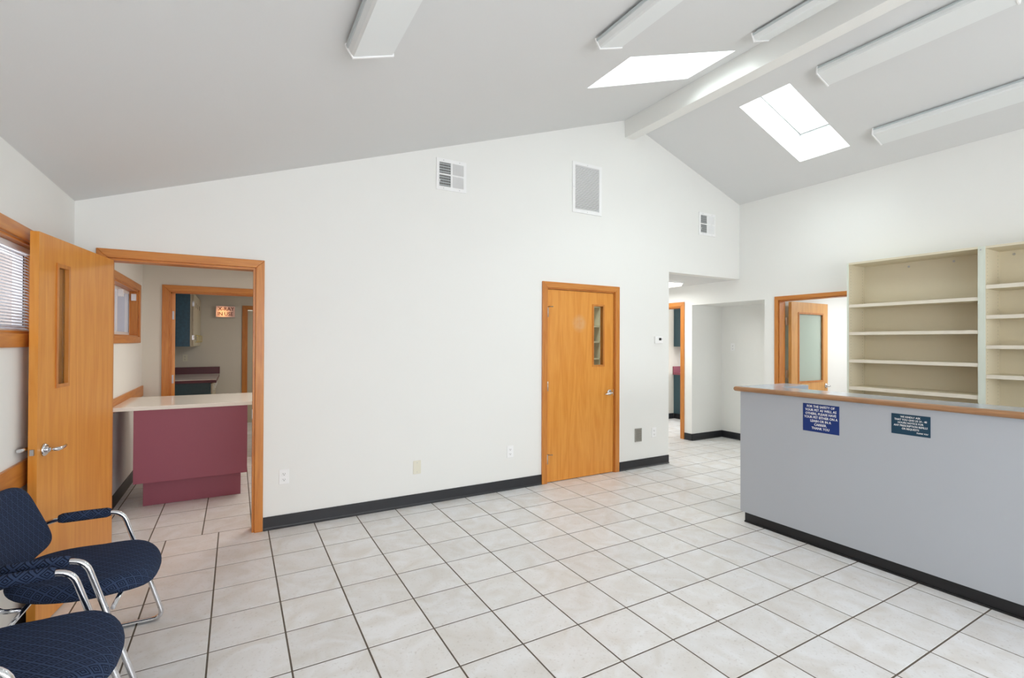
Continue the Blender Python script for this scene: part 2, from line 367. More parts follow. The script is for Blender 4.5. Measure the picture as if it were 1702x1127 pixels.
# ceiling slopes with skylight wells
def slope(mb, x0, x1, hole, th=.30):
    y0, y1 = FY-.15, BY+WT
    sub = MB(); panel(sub, 'z', 0, 1, x0, x1, y0, y1, [hole])
    mb.add([(x, y, (cz(x) if (x < RIDX-1e-6 or x1 <= RIDX) else (RIDZR-(RIDZR-3.385)*(x-RIDX)/(RX-RIDX)))+(th if z > .5 else 0)) for x, y, z in sub.v], sub.f)
def cz_ext(x): return cz(x)
m = MB(); slope(m, LX-WT, RIDX, SKYL)
slope(m, RIDX, RX+WT, SKYR)
struct('ceiling', m, M_ceil, 'white vaulted ceiling, greyed for its shade, sloping down from the ridge beam', 'ceiling')
m = MB().box(RIDX-.072, RIDX+.068, FY, BY, 3.872, RIDZ+.02)
struct('trim_1', m, M_wall, 'white painted ridge beam running under the peak of the ceiling', 'beam', bevel=.004)
# skylight glazing
for nm, S, lab in (('window_1', SKYL, 'left skylight in the ceiling, glowing white left of the ridge beam'), ('window_2', SKYR, 'right skylight in the ceiling right of the ridge beam')):
    root = thing(nm, lab, 'skylight', ((S[0]+S[1])/2, (S[2]+S[3])/2, cz((S[0]+S[1])/2)+.3), kind='structure')
    def sb(mb, x0, x1, y0, y1, dz0, dz1):
        mb.add([(x, y, cz(x)+.30+dz) for dz in (dz0, dz1) for x, y in ((x0, y0), (x1, y0), (x1, y1), (x0, y1))], [(0, 1, 2, 3), (4, 5, 6, 7), (0, 1, 5, 4), (1, 2, 6, 5), (2, 3, 7, 6), (3, 0, 4, 7)])
    a = MB(); sb(a, S[0]-.05, S[0]+.012, S[2]-.05, S[3]+.05, .0, .05); sb(a, S[1]-.012, S[1]+.05, S[2]-.05, S[3]+.05, .0, .05); sb(a, S[0], S[1], S[2]-.05, S[2]+.012, .0, .05); sb(a, S[0], S[1], S[3]-.012, S[3]+.05, .0, .05)
    obj('skylight_frame', a, M_white, root)
    a = MB(); sb(a, S[0]+.012, S[0]+.017, S[2]+.012, S[3]-.012, -.001, .004); sb(a, S[1]-.017, S[1]-.012, S[2]+.012, S[3]-.012, -.001, .004); sb(a, S[0]+.017, S[1]-.017, S[2]+.012, S[2]+.017, -.001, .004); sb(a, S[0]+.017, S[1]-.017, S[3]-.017, S[3]-.012, -.001, .004)
    obj('gasket', a, M_black, root)
    a = MB(); sb(a, S[0], S[1], S[2], S[3], .02, .026); obj('pane', a, M_glass, root)
    xm, ym = (S[0]+S[1])/2, (S[2]+S[3])/2; sl = SLL if xm < RIDX else -SLR
    area('skylight_daylight', (xm, ym, cz(xm)+.44), (0, -math.atan(sl), 0), (S[1]-S[0])*.98, (S[3]-S[2])*.95, 19, (.94, .97, 1))

# adjoining rooms: walls and flat ceilings
def room_wall(n, lab, mb, mt=M_wall2): return struct(n, mb, mt, lab, 'wall')
m = MB(); panel(m, 'y', 7.0, 7.0+WT, LX, 2.5, 0, 2.40, [(-.69, .22, 0, 2.075)]); room_wall('wall_exam_back', 'beige back wall of the room beyond the left doorway', m)
room_wall('wall_exam_right', 'beige right wall of the rooms beyond the left doorway', MB().box(2.4, 2.5, BY+WT, 10.0, 0, 2.40))
m = MB(); panel(m, 'y', 10.0, 10.0+WT, LX, 2.5, 0, 2.40, [(.165, .98, 0, 2.05)]); room_wall('wall_xray_back', 'grey-beige far wall carrying the lit x-ray sign', m)
struct('ceiling_exam', MB().box(LX-WT, 2.5, BY+WT, 10.3, 2.40, 2.46), M_ceil, 'flat ceiling of the rooms beyond the left doorway', 'ceiling')
struct('wall_xray_outer', MB().box(-.3, 2.5, 10.5, 10.6, 0, 2.4), M_wall2, 'wall seen past the far door', 'wall')
struct('wall_hall_left', MB().box(OPN[0]-.12, OPN[0], BY+WT, 7.3, 0, 2.36), M_wall, 'white left wall of the hallway behind the opening', 'wall')
struct('wall_hall_end', MB().box(OPN[0]-.12, RX+WT, 7.3, 7.4, 0, 2.36), M_wall, 'white end wall of the hallway', 'wall')
struct('ceiling_hall', MB().box(OPN[0]-.12, RX, BY+WT, 7.3, 2.36, 2.42), M_ceil, 'flat low ceiling of the hallway', 'ceiling')
m = MB().box(RX+WT, 6.71, NI[1], NI[1]+.10, 0, 2.2).box(6.71, 6.79, NI[0]-.1, NI[1]+.1, 0, 2.2).box(RX+WT, 6.71, NI[0]-.10, NI[0], 0, 2.2).box(RX+WT, 6.71, NI[0], NI[1], NI[2], 2.2)
struct('wall_niche', m, M_wall, 'white walls of the shallow niche behind the counter', 'wall')
m = MB().box(RX+WT, 9.2, 6.76, 6.86, 0, 2.4).box(9.1, 9.2, 5.17, 6.76, 0, 2.4)
room_wall('wall_laboratory', 'beige walls of the room past the hallway doorway', m)
struct('ceiling_laboratory', MB().box(RX+WT, 9.2, 5.17, 6.86, 2.40, 2.46), M_ceil, 'flat ceiling of the room past the hallway doorway', 'ceiling')
m = MB().box(6.79, 9.2, 3.80, 3.9, 0, 2.4).box(RX+WT, 6.79, 3.80, 3.803, 0, 2.4).box(8.6, 8.7, 1.0, 3.8, 0, 2.4).box(RX+WT, 8.6, .9, 1.0, 0, 2.4)
struct('wall_office', m, M_wall, 'cream white walls of the office past the glazed door', 'wall')
struct('ceiling_office', MB().box(RX+WT, 8.7, .9, 3.9, 2.40, 2.46), M_ceil, 'flat ceiling of the office', 'ceiling')
m = MB().box(2.5, 2.6, BY+WT, 5.9, 0, 2.4).box(2.6, 4.53, 5.8, 5.9, 0, 2.4)
room_wall('wall_closet', 'beige walls of the storeroom behind the closed door', m)
struct('ceiling_closet', MB().box(2.5, 4.53, BY+WT, 5.9, 2.40, 2.46), M_ceil, 'flat ceiling of the storeroom', 'ceiling')

# ------------------------------------------------------------------ baseboards
def base_y(name, x0, x1, y, s, lab, h=.103):
    p = [(y, 0), (y-s*.016, 0), (y-s*.016, .003), (y-s*.009, .012), (y-s*.006, .02), (y-s*.006, h), (y, h)]
    return struct(name, MB().prism(p, 'x', x0, x1), M_base, lab, 'baseboard')
def base_x(name, y0, y1, x, s, lab, h=.103):
    p = [(x, 0), (x-s*.016, 0), (x-s*.016, .003), (x-s*.009, .012), (x-s*.006, .02), (x-s*.006, h), (x, h)]
    return struct(name, MB().prism([(a, b) for a, b in p], 'y', y0, y1), M_base, lab, 'baseboard')
base_y('baseboard_back', .193, 2.782, BY, 1, 'long black rubber baseboard between the left doorway and the closed door')
base_y('baseboard_back_right', 3.836, OPN[0], BY, 1, 'short black rubber baseboard right of the closed door')
base_x('baseboard_left', FY, 4.25, LX, -1, 'black rubber baseboard behind the chairs on the left wall')
base_x('baseboard_exam', BY+WT, 6.98, LX, -1, 'black rubber baseboard along the left wall past the doorway')
base_x('baseboard_hall', NI[1], 5.205, RX, 1, 'black rubber baseboard stub between hallway doorway and niche')
base_y('baseboard_niche_side', RX, 6.71, NI[1], 1, 'black rubber baseboard on the side wall of the niche')
base_x('baseboard_niche', NI[0], NI[1]-.006, 6.71, 1, 'black rubber baseboard at the back of the niche')
base_x('baseboard_right', 3.765, NI[0], RX, 1, 'black rubber baseboard right of the niche')
base_y('baseboard_laboratory', RX+WT, 7.5, 6.76, 1, 'black rubber baseboard past the hallway doorway')

# ------------------------------------------------------------------ doors
def casing(root, ax, c, s, a0, a1, z1, w=.068, t=.018, sides='lrt'):
    """mitred casing on the face at c, sticking out towards s; parts named casing"""
    lo, hi = (c, c+s*t)
    P = {'l': [(a0-w, 0), (a0, 0), (a0, z1), (a0-w, z1+w)], 'r': [(a1, 0), (a1+w, 0), (a1+w, z1+w), (a1, z1)], 't': [(a0, z1), (a1, z1), (a1+w, z1+w), (a0-w, z1+w)]}
    for k in sides:
        obj('casing', MB().prism(P[k], ax, lo, hi), (M_casx if ax == 'y' else M_casy) if k == 't' else M_casz, root, bevel=.004)
def jamb(root, ax, c0, c1, a0, a1, z1, t=.018, stop=None):
    """lining of the opening, a0/a1 outer limits; parts named jamb"""
    def B(A0, A1, z0, z1_, C0=c0, C1=c1):
        m = MB()
        return m.box(A0, A1, C0, C1, z0, z1_) if ax == 'y' else m.box(C0, C1, A0, A1, z0, z1_)
    obj('jamb', B(a0, a0+t, 0, z1), M_casz, root); obj('jamb', B(a1-t, a1, 0, z1), M_casz, root); obj('jamb', B(a0+t, a1-t, z1-t, z1), M_casx if ax == 'y' else M_casy, root)
    if stop:
        s0, s1 = stop
        obj('door_stop_strip', B(a0+t, a0+t+.012, 0, z1-t, s0, s1), M_casz, root); obj('door_stop_strip', B(a1-t-.012, a1-t, 0, z1-t, s0, s1), M_casz, root); obj('door_stop_strip', B(a0+t, a1-t, z1-t-.012, z1-t, s0, s1), M_casx if ax == 'y' else M_casy, root)
def leaf(root, w, h, th, mt, lite=None, frame=.018, gl=None, xf=None, lever=None, hinges=(), hingeside=0, lname='door_leaf', hinge_y=0):
    """door leaf built in its own frame: x from hinge 0..w, y 0 (front)..th, z .008..h; transformed by xf"""
    m = MB(); panel(m, 'y', 0, th, 0, w, .008, h, [lite] if lite else [])
    L_ = obj(lname, m, mt, root, xf=xf)
    if lite:
        a0, a1, b0, b1 = lite
        for y0, y1 in ((-.006, .012), (th-.012, th+.006)):
            f = MB(); panel(f, 'y', y0, y1, a0-frame*.4, a1+frame*.4, b0-frame*.4, b1+frame*.4, [(a0+frame*.6, a1-frame*.6, b0+frame*.6, b1-frame*.6)])
            obj('lite_frame', f, M_casz, L_, xf=xf)
        obj('glass_pane', MB().box(a0, a1, th/2-.003, th/2+.003, b0, b1), gl or M_glass, L_, xf=xf)
    for hz in hinges:
        hb = MB().cyl((-.004, hinge_y, hz-.05), (-.004, hinge_y, hz+.05), .0085, 10)
        hb.box(-.0035, .0005, hinge_y if hinge_y <= 0 else th, th*.8 if hinge_y <= 0 else hinge_y, hz-.05, hz+.05)
        tag(obj('hinge', hb, M_nickel, L_, xf=xf))
    return L_
def lever(root, p, n, d, ln=.105):
    """lever handle: p on the surface, n outward normal, d lever direction"""
    p, n, d = Vector(p), Vector(n).normalized(), Vector(d).normalized()
    m = MB(); m.tube([p, p+n*.006, p+n*.012], [.033, .033, .026], 24); m.tube([p+n*.011, p+n*.022], [.017, .015], 20)
    m.tube([p+n*.02, p+n*.045, p+n*.055+d*.006, p+n*.058+d*.03, p+n*.056+d*.07, p+n*.048+d*ln], [.010, .010, .011, .0105, .009, .007], 12)
    return obj('lever_handle', m, M_chrome, root)
I = Matrix.Identity(4)
# door_1: open doorway on the left with its leaf swung back along the left wall
r = thing('door_1', 'wide open oak door with narrow glass slot beside the blue chairs, and its doorway', 'door', (D1[0], BY, 0), kind='structure')
casing(r, 'y', BY, -1, D1[0], D1[1], D1[2], .060, .018); casing(r, 'y', BY+WT, 1, D1[0], D1[1], D1[2], .060, .006)
jamb(r, 'y', BY, BY+WT, D1[0]-.002, D1[1]+.002, D1[2]+.002, .018)
hx, hy = -.737, 4.268; ex, ey = -.871, 3.325
dv = Vector((ex-hx, ey-hy, 0)); lw = dv.length; dv.normalize(); nv = Vector((dv.y, -dv.x, 0))   # points to -x (wall side)
if nv.x > 0: nv = -nv
X1 = Matrix(((dv.x, nv.x, 0, hx), (dv.y, nv.y, 0, hy), (0, 0, 1, 0), (0, 0, 0, 1)))
l1 = leaf(r, lw, 2.035, .036, M_door, lite=(.638, .772, 1.232, 1.892), frame=.02, xf=X1)
lever(l1, X1 @ Vector((lw-.065, 0, .915)), -nv, -dv, .11)
obj('latch_bolt', MB().box(lw-.0005, lw+.009, .010, .026, .90, .93), M_nickel, l1, xf=X1)
hb = MB(); hb.tube([(lw-.05, .036, .93), (lw-.05, .05, .93), (lw-.03, .052, .932), (lw+.05, .050, .935)], [.012, .011, .010, .009], 10)
obj('lever_handle', hb, M_chrome, l1, xf=X1)
obj('strike_plate', MB().box(D1[1]-.0185, D1[1]-.016, BY+.012, BY+.04, .88, .95), M_nickel, r)
# door_2: closed door in the back wall
r = thing('door_2', 'closed oak door with tall glass slot and round pale mark, in the middle of the wall', 'door', (D2[0], BY, 0), kind='structure')
casing(r, 'y', BY, -1, D2[0], D2[1], D2[2], .064, .018)
jamb(r, 'y', BY, BY+WT, D2[0]-.002, D2[1]+.002, D2[2]+.002, .014, (BY+.05, BY+.065))
X2 = Matrix.Translation((D2[0]+.014, BY+.004, 0)); w2 = D2[1]-D2[0]-.031
l2 = leaf(r, w2, 2.043, .044, M_door2, lite=(3.464-D2[0]-.014, 3.622-D2[0]-.014, 1.220, 1.902), frame=.02, xf=X2, hinges=(.25, 1.02, 1.80), hinge_y=-.006)
lever(l2, (3.705, BY+.004, .915), (0, -1, 0), (-1, 0, -.12), .10)
obj('strike_plate', MB().box(D2[1]-.0165, D2[1]-.0135, BY-.004, BY+.02, .88, .95), M_nickel, r)
for hz in (1.86, .30):
    obj('hinge_pin_stop', MB().tube([(D2[0]+.012, BY-.006, hz), (D2[0]+.03, BY-.03, hz), (D2[0]+.055, BY-.035, hz)], [.004, .004, .006], 8), M_brass, l2)
# door_3: hallway doorway into the laboratory
r = thing('door_3', 'oak framed doorway in the hallway showing a dark cabinet', 'door', (RX, D3[0], 0), kind='structure')
casing(r, 'x', RX, -1, D3[0], D3[1], D3[2], .066); jamb(r, 'x', RX, RX+WT, D3[0]-.002, D3[1]+.002, D3[2]+.002, .018, (RX+.05, RX+.062))
# door_4: office door with frosted glass
r = thing('door_4', 'open oak door with large frosted glass panel behind the counter, and its frame', 'door', (RX, D4[1], 0), kind='structure')
casing(r, 'x', RX, -1, D4[0], D4[1], D4[2], .050); jamb(r, 'x', RX, RX+WT, D4[0]-.002, D4[1]+.002, D4[2]+.002, .011)
X4 = Matrix.Translation((RX+WT+.055, 3.652, 0))
l4 = leaf(r, .845, 2.02, .040, M_doorp, lite=(.155, .725, .975, 1.88), frame=.022, gl=M_frost, xf=X4, hinges=(.3, 1.09, 1.765), hinge_y=.046)
for hz in (1.09, 1.765, .3):
    obj('hinge_leaf', MB().box(RX+WT-.002, RX+WT+.058, 3.690, 3.694, hz-.05, hz+.05), M_nickel, l4)
lever(l4, X4 @ Vector((.80, 0, .91)), (0, -1, 0), (-1, 0, 0), .05)
hk = MB(); hk.tube([(RX+WT+.845, 3.70, .91), (RX+WT+.845, 3.72, .91)], .03, 16); obj('lever_handle', hk, M_chrome, l4)
# door_5: doorway at the back of the exam room
r = thing('door_5', 'oak framed doorway beyond the burgundy peninsula, its door swung away', 'door', (-.69, 7.0, 0), kind='structure')
casing(r, 'y', 7.0, -1, -.69, .22, 2.075, .068); jamb(r, 'y', 7.0, 7.0+WT, -.692, .222, 2.077, .016, (7.03, 7.045))
dv5 = Vector((-.095, .995, 0)).normalized(); nv5 = Vector((-dv5.y, dv5.x, 0))
X5 = Matrix(((dv5.x, nv5.x, 0, -.640), (dv5.y, nv5.y, 0, 7.125), (0, 0, 1, 0), (0, 0, 0, 1)))
l5 = leaf(r, .86, 2.055, .036, M_door, xf=X5)
for hz in (.3, 1.02, 1.79):
    obj('hinge', MB().box(-.676, -.652, 7.116, 7.1245, hz-.05, hz+.05).cyl((-.678, 7.118, hz-.05), (-.678, 7.118, hz+.05), .006, 8), M_nickel, l5)
# door_6: far door in the x-ray room
r = thing('door_6', 'far cream door in an oak frame right of the lit x-ray sign', 'door', (.165, 10.0, 0), kind='structure')
casing(r, 'y', 10.0, -1, .165, .98, 2.05, .07); obj('jamb', MB().box(.163, .18, 10.0, 10.12, 0, 2.05), M_casz, r)
obj('door_leaf', MB().box(.181, .978, 10.03, 10.07, .008, 2.03), M_cabcream, r)

# ------------------------------------------------------------------ windows
def window_left(name, lab, Wn, depth, blind, slats):
    y0, y1, z0, z1 = Wn
    r = thing(name, lab, 'window', (LX, (y0+y1)/2, z0), kind='structure')
    w = .068
    P = [[(y0-w, z0-w), (y1+w, z0-w), (y1, z0), (y0, z0)], [(y0, z1), (y1, z1), (y1+w, z1+w), (y0-w, z1+w)], [(y0-w, z0-w), (y0, z0), (y0, z1), (y0-w, z1+w)], [(y1, z0), (y1+w, z0-w), (y1+w, z1+w), (y1, z1)]]
    for i, p in enumerate(P): obj('casing', MB().prism(p, 'x', LX, LX+.018), M_casy if i < 2 else M_casz, r, bevel=.004)
    t = .014; xo = LX-WT
    obj('jamb', MB().box(xo, LX, y0, y1, z0, z0+t), M_casy, r); obj('jamb', MB().box(xo, LX, y0, y1, z1-t, z1), M_casy, r)
    obj('jamb', MB().box(xo, LX, y0, y0+t, z0+t, z1-t), M_casz, r); obj('jamb', MB().box(xo, LX, y1-t, y1, z0+t, z1-t), M_casz, r)
    a0, a1, b0, b1 = y0+t, y1-t, z0+t, z1-t; xf0, xf1 = xo, xo+.045; ym = (a0+a1)/2
    f = MB(); panel(f, 'x', xf0, xf1, a0, a1, b0, b1, [(a0+.035, ym-.018, b0+.035, b1-.035), (ym+.018, a1-.035, b0+.035, b1-.035)])
    obj('window_frame', f, M_vinyl, r, bevel=.002)
    for q0, q1 in ((a0+.035, ym-.018), (ym+.018, a1-.035)):
        obj('glass_pane', MB().box(xf0+.003, xf0+.009, q0, q1, b0+.035, b1-.035), M_frostw if not slats else M_glassw, r)
    obj('gasket', MB().box(xf1, xf1+.002, a1-.043, a1-.036, b0+.03, b1-.03), M_black, r)
    return r, (a0, a1, b0, b1, xf1)
M_frostw = frosted('pebbled_window_glass', (206, 208, 216), .6, .1)
rw, q = window_left('window_3', 'high window with white blinds at the left edge, above the chairs', W1, .1, True, True)
bl = thing('window_blind', 'white horizontal slat blind hanging in the high window by the open door', 'blind', (LX-.04, (W1[0]+W1[1])/2, W1[2]))
a0, a1, b0, b1, xf1 = q
obj('head_rail', MB().box(LX-.062, LX-.035, a0+.01, a1-.05, b1-.028, b1-.002), M_vinyl, bl)
sl = MB(); nsl = 26
for i in range(nsl):
    z = b0+.012+(b1-.04-b0-.012)*i/(nsl-1); ca, sa = .0075*math.cos(.75), .0075*math.sin(.75)
    x = LX-.048
    sl.add([(x-ca, a0+.015, z+sa), (x+ca, a0+.015, z-sa), (x+ca, a1-.055, z-sa), (x-ca, a1-.055, z+sa)], [(0, 1, 2, 3)])
tag(obj('blind_slats', sl, M_blind, bl), kind='stuff')
obj('bottom_rail', MB().box(LX-.058, LX-.040, a0+.015, a1-.055, b0+.001, b0+.010), M_vinyl, bl)
rw, q = window_left('window_4', 'high window with frosted glass and deep oak reveal past the left doorway', W2, .1, False, False)
for i, (yy, xx, side) in enumerate(((6.10, LX-.05, 0), (6.66, LX-.03, 1))):
    zz = 1.955
    b = MB().box(xx-.02, xx+.02, yy-.022, yy+.022, zz-.036, zz+.036).box(xx-.012, xx+.012, yy+.02, yy+.045, zz-.008, zz+.008)
    tag(obj('blind_bracket', b, M_vinyl), ('white blind bracket on the frosted window past the doorway, left one', 'white blind bracket at the right jamb of the frosted window')[i], 'bracket', 'blind brackets in the frosted window')
# building outside the windows
struct('wall_outside', MB().box(-3.4, -3.2, -4, 20, 0, 5.0), M_brown, 'brown building seen through the blinds', 'wall')
# front windows behind the camera
for nm, x0, x1 in (('window_5', -.45, 2.1), ('window_6', 2.2, 5.1)):
    r = thing(nm, 'shop-front window behind the camera, %s pane' % ('left' if x0 < 0 else 'right'), 'window', ((x0+x1)/2, FY-.08, .6), kind='structure')
    f = MB(); panel(f, 'y', FY-.10, FY-.05, x0, x1, .6, 2.36, [(x0+.05, (x0+x1)/2-.025, .65, 2.31), ((x0+x1)/2+.025, x1-.05, .65, 2.31)])
    obj('window_frame', f, M_vinyl, r)
    for q0, q1 in ((x0+.05, (x0+x1)/2-.025), ((x0+x1)/2+.025, x1-.05)): obj('glass_pane', MB().box(q0, q1, FY-.078, FY-.072, .65, 2.31), M_glassw, r)
# chair rails
struct('trim_2', MB().box(LX, LX+.016, FY, 4.2, .745, .87), M_casy, 'oak chair rail on the left wall behind the chairs', 'trim', bevel=.003)
struct('trim_3', MB().box(LX, LX+.018, BY+WT+.08, 6.99, .845, .965), M_casy, 'oak chair rail on the left wall beside the burgundy peninsula', 'trim', bevel=.003)

# ------------------------------------------------------------------ reception counter
rc = thing('reception_counter', 'grey laminate reception counter with oak edged blue-grey top', 'counter', (3.75, .6, 0))
CX, CY0, CY1 = 3.68, -1.6, 2.60
obj('front_panel', MB().box(CX, CX+.02, CY0, CY1, .082, 1.082), M_lam, rc)
obj('end_panel', MB().box(CX+.02, CX+.17, CY1-.02, CY1, .082, 1.082), M_lam, rc)
obj('back_panel', MB().box(CX+.15, CX+.17, CY0, CY1-.02, .0, 1.082), M_navy, rc)
obj('toe_kick', MB().box(CX+.012, CX+.15, CY0, CY1-.035, 0, .082).box(CX+.004, CX+.012, CY0, CY1-.035, 0, .012), M_kick, rc)
obj('return_panel', MB().box(CX+.17, 4.26, 2.45, 2.575, 0, 1.082), M_navy, rc)
tp = [(CX-.022, CY0), (CX+.255, CY0), (CX+.255, 2.405)]+[(4.32, 2.405)]+arc((4.32, 2.4425), .0375, -PI/2, 0, 5)+arc((4.3195, 2.5875), .0375, 0, PI/2, 5)+[(CX-.022, 2.625)]
obj('countertop', MB().prism(tp, 'z', 1.082, 1.120), M_top, rc)
e = MB(); prof = [(0, 0)]+[(-.022*math.sin(PI*k/8), .0195-.0195*math.cos(PI*k/8)) for k in range(0, 9)]
pr = [(CX-.022-.022*math.sin(PI*k/8), 1.0815+.0195*(1-math.cos(PI*k/8))) for k in range(9)]
e.prism([(a, b) for a, b in pr], 'y', CY0, 2.625)
pe = [(2.625+.020*math.sin(PI*k/8), 1.0815+.0195*(1-math.cos(PI*k/8))) for k in range(9)]
e.prism(pe, 'x', CX-.022, CX+.25)
# rounded corner
V, Fc = [], []
for a in range(5):
    an = PI-a*PI/8
    for k in range(9):
        rr = .021*math.sin(PI*k/8); V.append((CX-.022+rr*math.cos(an), 2.625+rr*math.sin(an), 1.0815+.0195*(1-math.cos(PI*k/8))))
e.add(V, [(a*9+k, (a+1)*9+k, (a+1)*9+k+1, a*9+k+1) for a in range(4) for k in range(8)], True)
obj('oak_edge', e, M_oak, rc)
# text helper
def text_mesh(s, size, mt, parent, origin, right, up, nrm, name='lettering', align='CENTER', sx=1.0, bold=.0, shear=0, ext=.0006):
    cu = bpy.data.curves.new('t', 'FONT'); cu.body = s; cu.size = size; cu.align_x = align; cu.align_y = 'CENTER'; cu.extrude = ext; cu.offset = bold; cu.shear = shear; cu.resolution_u = 2
    to = bpy.data.objects.new('t', cu); COL.objects.link(to); dg = bpy.context.evaluated_depsgraph_get(); dg.update()
    me = bpy.data.meshes.new_from_object(to.evaluated_get(dg)); bpy.data.objects.remove(to)
    R_, U_, N_ = Vector(right), Vector(up), Vector(nrm); o0 = WL[parent.name]
    for v in me.vertices: 
        p = Vector(origin)+R_*(v.co.x*sx)+U_*v.co.y+N_*(v.co.z+ext) - o0; v.co = p
    me.materials.clear(); me.materials.append(mt)
    o = bpy.data.objects.new(name, me); COL.objects.link(o); o.parent = parent; return o
def sign(name, lab, y0, y1, z0, z1, mt, lines, tops, size, sx, bold):
    r = thing(name, lab, 'sign', (CX-.002, (y0+y1)/2, z0))
    obj('sign_plate', MB().box(CX-.003, CX-.0002, y0, y1, z0, z1), mt, r, bevel=.0006)
    for (s, al, dy, sh, k), zc in zip(lines, tops):
        yc = (y0+y1)/2 if al == 'CENTER' else y0+.012
        text_mesh(s, size*k, M_letter, r, (CX-.0031, yc-dy, zc), (0, -1, 0), (0, 0, 1), (-1, 0, 0), align=al, sx=sx, bold=bold, shear=sh)
def C_(s, k=1): return (s, 'CENTER', 0, 0, k)
z1s = [1.021-.0262*i for i in range(7)]
sign('notice_sign', 'blue notice sign about pets on a leash or in a carrier', 1.832, 2.082, .838, 1.040, M_blue,
     [C_(t) for t in ('FOR THE SAFETY OF', 'YOUR PET AS WELL AS', 'OTHERS, PLEASE HAVE', 'YOUR PET EITHER ON A', 'LEASH OR IN A', 'CARRIER.', 'THANK YOU')], z1s, .0245, .86, .0003)
sign('notice_sign', 'teal notice sign about prescription refills, right of the blue one', 1.317, 1.520, .909, 1.037, M_tealsign,
     [C_(t) for t in ('WE KINDLY ASK', 'THAT YOU GIVE US 24 - 48', 'HOURS NOTICE FOR', 'ANY PRESCRIPTION REFILLS', 'OR REQUESTS')]+[('THANK YOU', 'RIGHT', 0, .3, .72)], [1.020-.0185*i for i in range(6)], .0168, .84, .0001)

# ------------------------------------------------------------------ shelving units
SX = 5.68
def bookcase(lab, y0, y1, zs, ztop, screws):
    r = thing('bookcase', lab, 'bookcase', ((SX+RX)/2, (y0+y1)/2, 0), 'cream bookcases behind the counter')
    th = .018; xb = RX-.006
    for a, b in ((y0, y0+th), (y1-th, y1)):
        s = obj('side_panel', MB().box(SX, xb, a, b, 0, ztop), M_shelf, r)
        obj('edge_strip', MB().box(SX-.002, SX, a, b, 0, ztop), M_green, s)
    obj('top_panel', MB().box(SX, xb, y0+th, y1-th, ztop-.02, ztop), M_shelf, r)
    bk = obj('back_panel', MB().box(xb-.008, xb, y0+th, y1-th, 0, ztop-.02), M_shelf, r)
    for z0, z1 in zs:
        s = obj('shelf', MB().box(SX+.008, xb-.008, y0+th+.001, y1-th-.001, z0, z1), M_shelf, r)
        obj('edge_strip', MB().box(SX+.003, SX+.008, y0+th+.001, y1-th-.001, z0, z1), M_shedge, s)
    ph = MB()
    for yy, s in ((y1-th, -1), (y0+th, 1)):
        for xx in (SX+.04, xb-.05):
            z = .9
            while z < ztop-.06:
                if not any(a-.012 < z < b+.012 for a, b in zs): ph.tube([(xx, yy, z), (xx, yy+s*.0006, z)], .0028, 6)
                z += .032
    tag(obj('shelf_pin_holes', ph, M_duct, r), kind='stuff')
    for sy, sz in screws:
        if y0 < sy < y1: obj('screw', MB().tube([(xb-.008, sy, sz), (xb-.0105, sy, sz)], [.011, .009], 12), M_nickel, r)
    return r
bookcase('wide cream bookcase with empty shelves, right of the glazed office door', 1.679, 2.752, [(1.866, 1.898), (1.574, 1.606), (1.283, 1.315), (.995, 1.030), (.62, .652)], 2.342, [(2.329, 2.277), (1.968, 2.281)])
bookcase('cream bookcase cut off by the right edge of the photo', .60, 1.664, [(1.965, 1.999), (1.703, 1.735), (1.443, 1.473), (1.184, 1.217), (.8, .832)], 2.338, [(1.552, 2.284), (1.15, 2.284)])
r = thing('cover_strip', 'pale green upright strip joining the two cream bookcases', 'trim strip', (SX, 1.676, 0))
obj('strip', MB().box(SX-.004, SX-.0025, 1.656, 1.688, 0, 2.335), M_green, r)
obj('bracket', MB().box(SX-.007, SX-.0042, 1.658, 1.686, 2.285, 2.338), M_green, r); obj('screw', MB().tube([(SX-.007, 1.676, 2.31), (SX-.009, 1.676, 2.31)], .006, 10), M_nickel, r)

# ------------------------------------------------------------------ ceiling lights
def fixture(lab, xc, w, y1=2.388, ln=1.235, side=1):
    """wraparound fluorescent fixture under the slope at xc"""
    sl = SLL if xc < RIDX else -SLR; z = cz(xc); an = math.atan(sl)
    xf = Matrix.Translation((xc, y1, z)) @ Matrix.Rotation(-an, 4, 'Y')
    r = thing('ceiling_light', lab, 'ceiling light', (xc, y1-ln/2, z), 'fluorescent ceiling lights')
    h = w/2
    obj('housing', MB().box(-h*.62, h*.62, -ln+.02, -.02, -.030, -.001), M_white, r, xf=xf)
    P = [(-h, -.024), (-h*.93, -.062), (-h*.86, -.074), (h*.86, -.074), (h*.93, -.062), (h, -.024), (h*.9, -.020), (-h*.9, -.020)]
    obj('diffuser', MB().prism(P, 'y', -ln+.012, -.012), M_lens, r, xf=xf)
    E = [(-h*1.04, -.010), (-h*1.04, -.030), (-h*.92, -.080), (h*.92, -.080), (h*1.04, -.030), (h*1.04, -.010)]
    for a, b in ((-.012, 0), (-ln, -ln+.012)): obj('end_cap', MB().prism(E, 'y', a, b), M_white, r, xf=xf, bevel=.0015)
    obj('rail', MB().box(-h*1.03, -h*.97, -ln+.012, -.012, -.034, -.018), M_hood, r, xf=xf); obj('rail', MB().box(h*.97, h*1.03, -ln+.012, -.012, -.034, -.018), M_hood, r, xf=xf)
fixture('leftmost of the fluorescent ceiling lights, cut by the top edge', .540, .225, y1=2.36)
fixture('fluorescent ceiling light just above the left skylight', 2.045, .215)
fixture('fluorescent ceiling light hanging beside the ridge beam on its left', 3.605, .215)
fixture('long fluorescent ceiling light right of the ridge beam, beside the right skylight', 4.530, .215)
fixture('rightmost fluorescent ceiling light, nearest the right wall', 5.500, .215)
r = thing('ceiling_light', 'small square lit ceiling light in the hallway past the opening', 'ceiling light', (5.44, 5.02, 2.36))
